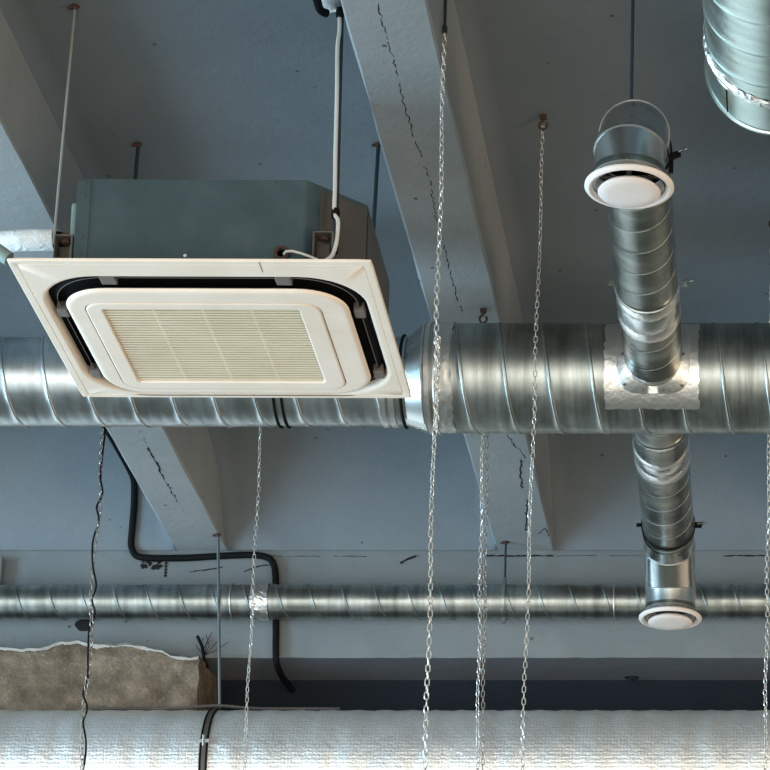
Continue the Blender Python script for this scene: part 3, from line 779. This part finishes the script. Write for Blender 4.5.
# black clamp and pale pipe at the top, between ceiling and beam
t = thing('cable_conduit', 'pale blue pipe end with a black clamp beside the beam at the top edge', 'pipe', tuple(atY(326, 8, 7.15)))
p0 = atY(328, 10, 7.26); m_ = MB(); dd = Vector((.0, -1, .02))
m_.lathe([(.001, 0), (.03, 0), (.032, .004), (.032, .9)], p0+Vector((.005, 0, .028)), dd, 28); m_.build('pipe', M_wrap, t)
kp = cab([atY(314, -14, 7.1), atY(317, 0, 7.16), atY(320.5, 10, 7.2), atY(327, 13.5, 7.22)], .011, M_black); kp.build('clamp', M_black, t)
# wrapped pipe at left
t = thing('insulated_pipe', 'white wrapped pipe leaving the air conditioner at the left edge', 'pipe', tuple(atY(20, 241, 7.32)))
cab([atY(-60, 238, 7.45), atY(-20, 243, 7.38), atY(0, 242, 7.34), atY(20, 240.5, 7.32), atY(40, 240, 7.31), atY(54, 240, 7.31)], .0285, M_wrap, 20).build('wrap', M_wrap, t)
cab([atY(54, 240, 7.31), atY(60, 241, 7.31), atY(68, 243, 7.32)], .024, M_black, 16).build('pipe_end', M_black, t)
t2 = cab([atY(-9, 247, 7.28), atY(-2, 251, 7.20), atY(4, 255.5, 7.19), atY(9, 259, 7.19)], .019, M_palegreen, 16).build('drain_hose', M_palegreen); tag(t2, 'short pale green hose end above the near left corner of the cream panel', 'hose')

# ---------------------------------------------------------------- black conduit on ceiling and back wall
rC = .0125
pts = [on_ceiling(100, 418, rC), on_ceiling(108, 431, rC), on_ceiling(119, 450, rC), on_ceiling(130, 470, rC), on_ceiling(134, 482, rC), on_ceiling(134, 505, rC), on_ceiling(132, 530, rC), on_ceiling(131, 543, rC),
       atY(132.5, 550, WALLY-rC), atY(137, 556, WALLY-rC), atY(150, 558, WALLY-rC), atY(185, 558, WALLY-rC), atY(220, 556, WALLY-rC), atY(250, 555, WALLY-rC), atY(266, 557, WALLY-rC), atY(273, 563, WALLY-rC), atY(275.5, 575, WALLY-rC),
       atY(276, 600, WALLY-rC), atY(276, 625, WALLY-rC), atY(276, 656, WALLY-rC), atY(278, 668, WALLY+.03), atY(283, 678, WALLY+.13), atY(288, 684, WALLY+.2), atY(292, 690, RY-.02)]
o = cab(pts, rC, M_black, 12).build('black_conduit', M_black); tag(o, 'thick black cable bent along the back wall behind the thin duct', 'cable')

# ---------------------------------------------------------------- chains
def link_mesh(m_, c, t, side, pitch, wire, wd):
    t = t.normalized(); s = (side-t*side.dot(t)).normalized(); n = t.cross(s)
    hl = pitch/2+wire*.9; hw = wd/2; pts = []
    for k in range(12):
        a = 2*PI*k/12; u = math.cos(a)*hw; v = math.sin(a)*hw + (hl-hw)*(1 if math.sin(a) > 1e-6 else (-1 if math.sin(a) < -1e-6 else 0))
        pts.append(c+s*u+t*v)
    b = len(m_.v); K = 5
    for i, p in enumerate(pts):
        tt = (pts[(i+1) % 12]-pts[i-1]).normalized(); e = n; f = tt.cross(e)
        for k in range(K):
            a = 2*PI*k/K; m_.v.append(p+(e*math.cos(a)+f*math.sin(a))*wire)
    for i in range(12):
        for k in range(K):
            i2 = (i+1) % 12; k2 = (k+1) % K; m_.f.append((b+i*K+k, b+i*K+k2, b+i2*K+k2, b+i2*K+k))
def chain_mesh(top, bot, pitch=.0175, wire=.0017, wd=.0115, twist=.25, sway=.002, spin=.4):
    m_ = MB(); top = Vector(top); bot = Vector(bot); n = int((bot-top).length/pitch); t = (bot-top).normalized()
    ph = random.uniform(0, 6)
    for i in range(n):
        c = top.lerp(bot, i/n); s_ = i/n
        c += Vector((sway*math.sin(s_*23+ph)+random.uniform(-.0006, .0006), 0, 0))
        a = spin+twist*i*.12+(PI/2 if i % 2 else 0)+random.uniform(-.25, .25)
        link_mesh(m_, c, t+Vector((random.uniform(-.05, .05), 0, 0)), Vector((math.cos(a), math.sin(a), 0)), pitch, wire, wd)
    return m_
def hook(m_, p):     # eye hook under point p
    p = Vector(p); pts = [p, p+Vector((0, 0, -.02))]
    for k in range(13):
        a = PI/2+2*PI*k/14; pts.append(p+Vector((.011*math.cos(a), 0, -.033+.013*math.sin(a))))
    m_.tube(pts, .0034, 7); m_.cbox(p+Vector((0, 0, -.006)), (.018, .016, .012))
G = 'hanging steel chains'
def chain(label, top, bot, mt=M_chain, hk=False, **kw):
    t = thing('hanging_chain', label, 'chain', tuple(bot), G)
    top = Vector(top); bot = Vector(bot)
    st_ = top+Vector((0, 0, -.045)) if hk else top
    chain_mesh(st_, bot, **kw).build('chain_links', mt, t, smooth=60)
    if hk: m_ = MB(); hook(m_, top); m_.build('ceiling_hook', M_rust, t)
    return t
# C in front of the reducer
YC = 7.0
cC = chain('bright chain hanging in front of the cone where the two ducts join', atY(444.7, 30, YC), atY(424.5, 800, YC), wire=.0016, wd=.0105)
m_ = MB(); a_ = atY(446, -30, YC); a_.z = min(a_.z, CEIL); m_.tube([Vector((a_.x, YC, CEIL)), atY(444.7, 30, YC)], .0042, 8); m_.lathe([(.007, -.01), (.007, .01)], atY(444.8, 30, YC), (0, 0, 1), 8, True); m_.build('top_rod', M_darkrod, cC)
chain_mesh(atY(434.5, 340, YC-.012)+Vector((.008, 0, 0)), atY(436, 432, YC-.012), wire=.002).build('looped_links', M_chain, cC, smooth=60)
# D from the ceiling hook in front of the wide duct
hD = atZ(543.5, 115, CEIL)
tD = Vector(hD)
bD = atY(521, 800, hD.y)
t = chain('chain from the rusty ceiling hook left of the upper air valve, crossing the wide duct', tD, bD, hk=True, mt=M_chain, wire=.00135, wd=.0095)
# B
YB = 9.15
hB = Vector((atY(263, 400, YB).x, YB, CEIL)); chain('thin chain hanging below the middle of the air conditioner', hB, atY(242.5, 800, YB), hk=True, wire=.0013, wd=.009, pitch=.0165)
# F, double chain, leaning back around the wide duct
def poly_chain(label, tops, bot, mt, **kw):
    t = thing('hanging_chain', label, 'chain', tuple(bot), G)
    P = [Vector(p) for p in tops]+[Vector(bot)]
    P[0] = P[0]+Vector((0, 0, -.045)); m_ = MB()
    for a, b in zip(P[:-1], P[1:]):
        q = chain_mesh(a, b, **kw); o_ = len(m_.v); m_.v += q.v; m_.f += [tuple(i+o_ for i in f) for f in q.f]
    m_.build('chain_links', mt, t, smooth=60)
    m_ = MB(); hook(m_, Vector(tops[0])); m_.build('ceiling_hook', M_rust, t)
    return t
YF = MY+MR+.035
hF = atZ(483.5, 309, BEAMZ)
f1 = atY(480.5, 435, YF); f2 = atY(487, 435, YF)
tF = poly_chain('doubled chain hanging from a rusty hook in the middle beam', [hF, (f1.x+.005, YF, MZ+.11)], atY(476.5, 800, YF), M_chain, wire=.0014, wd=.0095)
chain_mesh((f2.x, YF, MZ+.10), atY(481, 800, YF+.0)+Vector((0, .02, 0)), wire=.0014, wd=.0095, spin=1.2).build('second_strand', M_chain_old, tF, smooth=60)
# E at right edge
hE = atZ(773, 214, CEIL); e1 = atY(770, 435, YF)
poly_chain('chain at the far right edge hanging down behind the wide duct', [hE, (e1.x, YF, MZ+.12)], atY(764.5, 800, YF), M_chain, wire=.0016, wd=.0105)
# A with black wire wound around it
YA = 9.05
a0 = Vector((atY(105, 430, YA).x, YA, CEIL)); a1 = atY(79, 800, YA)
tA = chain('tarnished chain with a black wire wound around it, leftmost of the chains', a0, a1, mt=M_chain_old, hk=True, wire=.0015, sway=.005)
m_ = MB(); n = 260; pts = []
for i in range(n+1):
    s_ = i/n; c = a0.lerp(a1, s_); q = s_*2*PI*11+1.5*math.sin(s_*31)
    pts.append(c+Vector((.0062*math.cos(q)+.005*math.sin(s_*23), .007*math.sin(q), -.05*(1-s_))))
m_.tube(pts, .0031, 7); m_.build('black_wire', M_black, tA)

# ---------------------------------------------------------------- small things
m_ = MB(); c = atY(633, 677, RY-.03)
for k in range(5): m_.lathe([(.0, -.012), (.014, -.006), (.015, .004), (.0, .012)], c+Vector((jr(.025), jr(.01), jr(.008)+.004)), (jr(1), jr(1), 1), 7)
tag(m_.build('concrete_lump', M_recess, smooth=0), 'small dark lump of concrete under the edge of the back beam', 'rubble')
# frayed dark wires at the corner of the block
m_ = MB(); c = atY(205, 655, WALLY-.015)
for k in range(7):
    a = R(30+k*18+jr(8)); l = random.uniform(.05, .10)
    m_.tube([c, c+Vector((math.cos(a)*l*.5, -.004, math.sin(a)*l*.5)), c+Vector((math.cos(a+jr(.5))*l, -.006, math.sin(a+.2)*l))], .0012, 5)
m_.tube([c+Vector((-.03, -.01, .07)), c+Vector((-.01, -.01, .03)), c+Vector((.0, -.01, -.02)), c+Vector((.012, .0, -.05))], .006, 7)
tag(m_.build('loose_wires', M_black), 'frayed dark wires above the right end of the bare concrete block', 'wire')
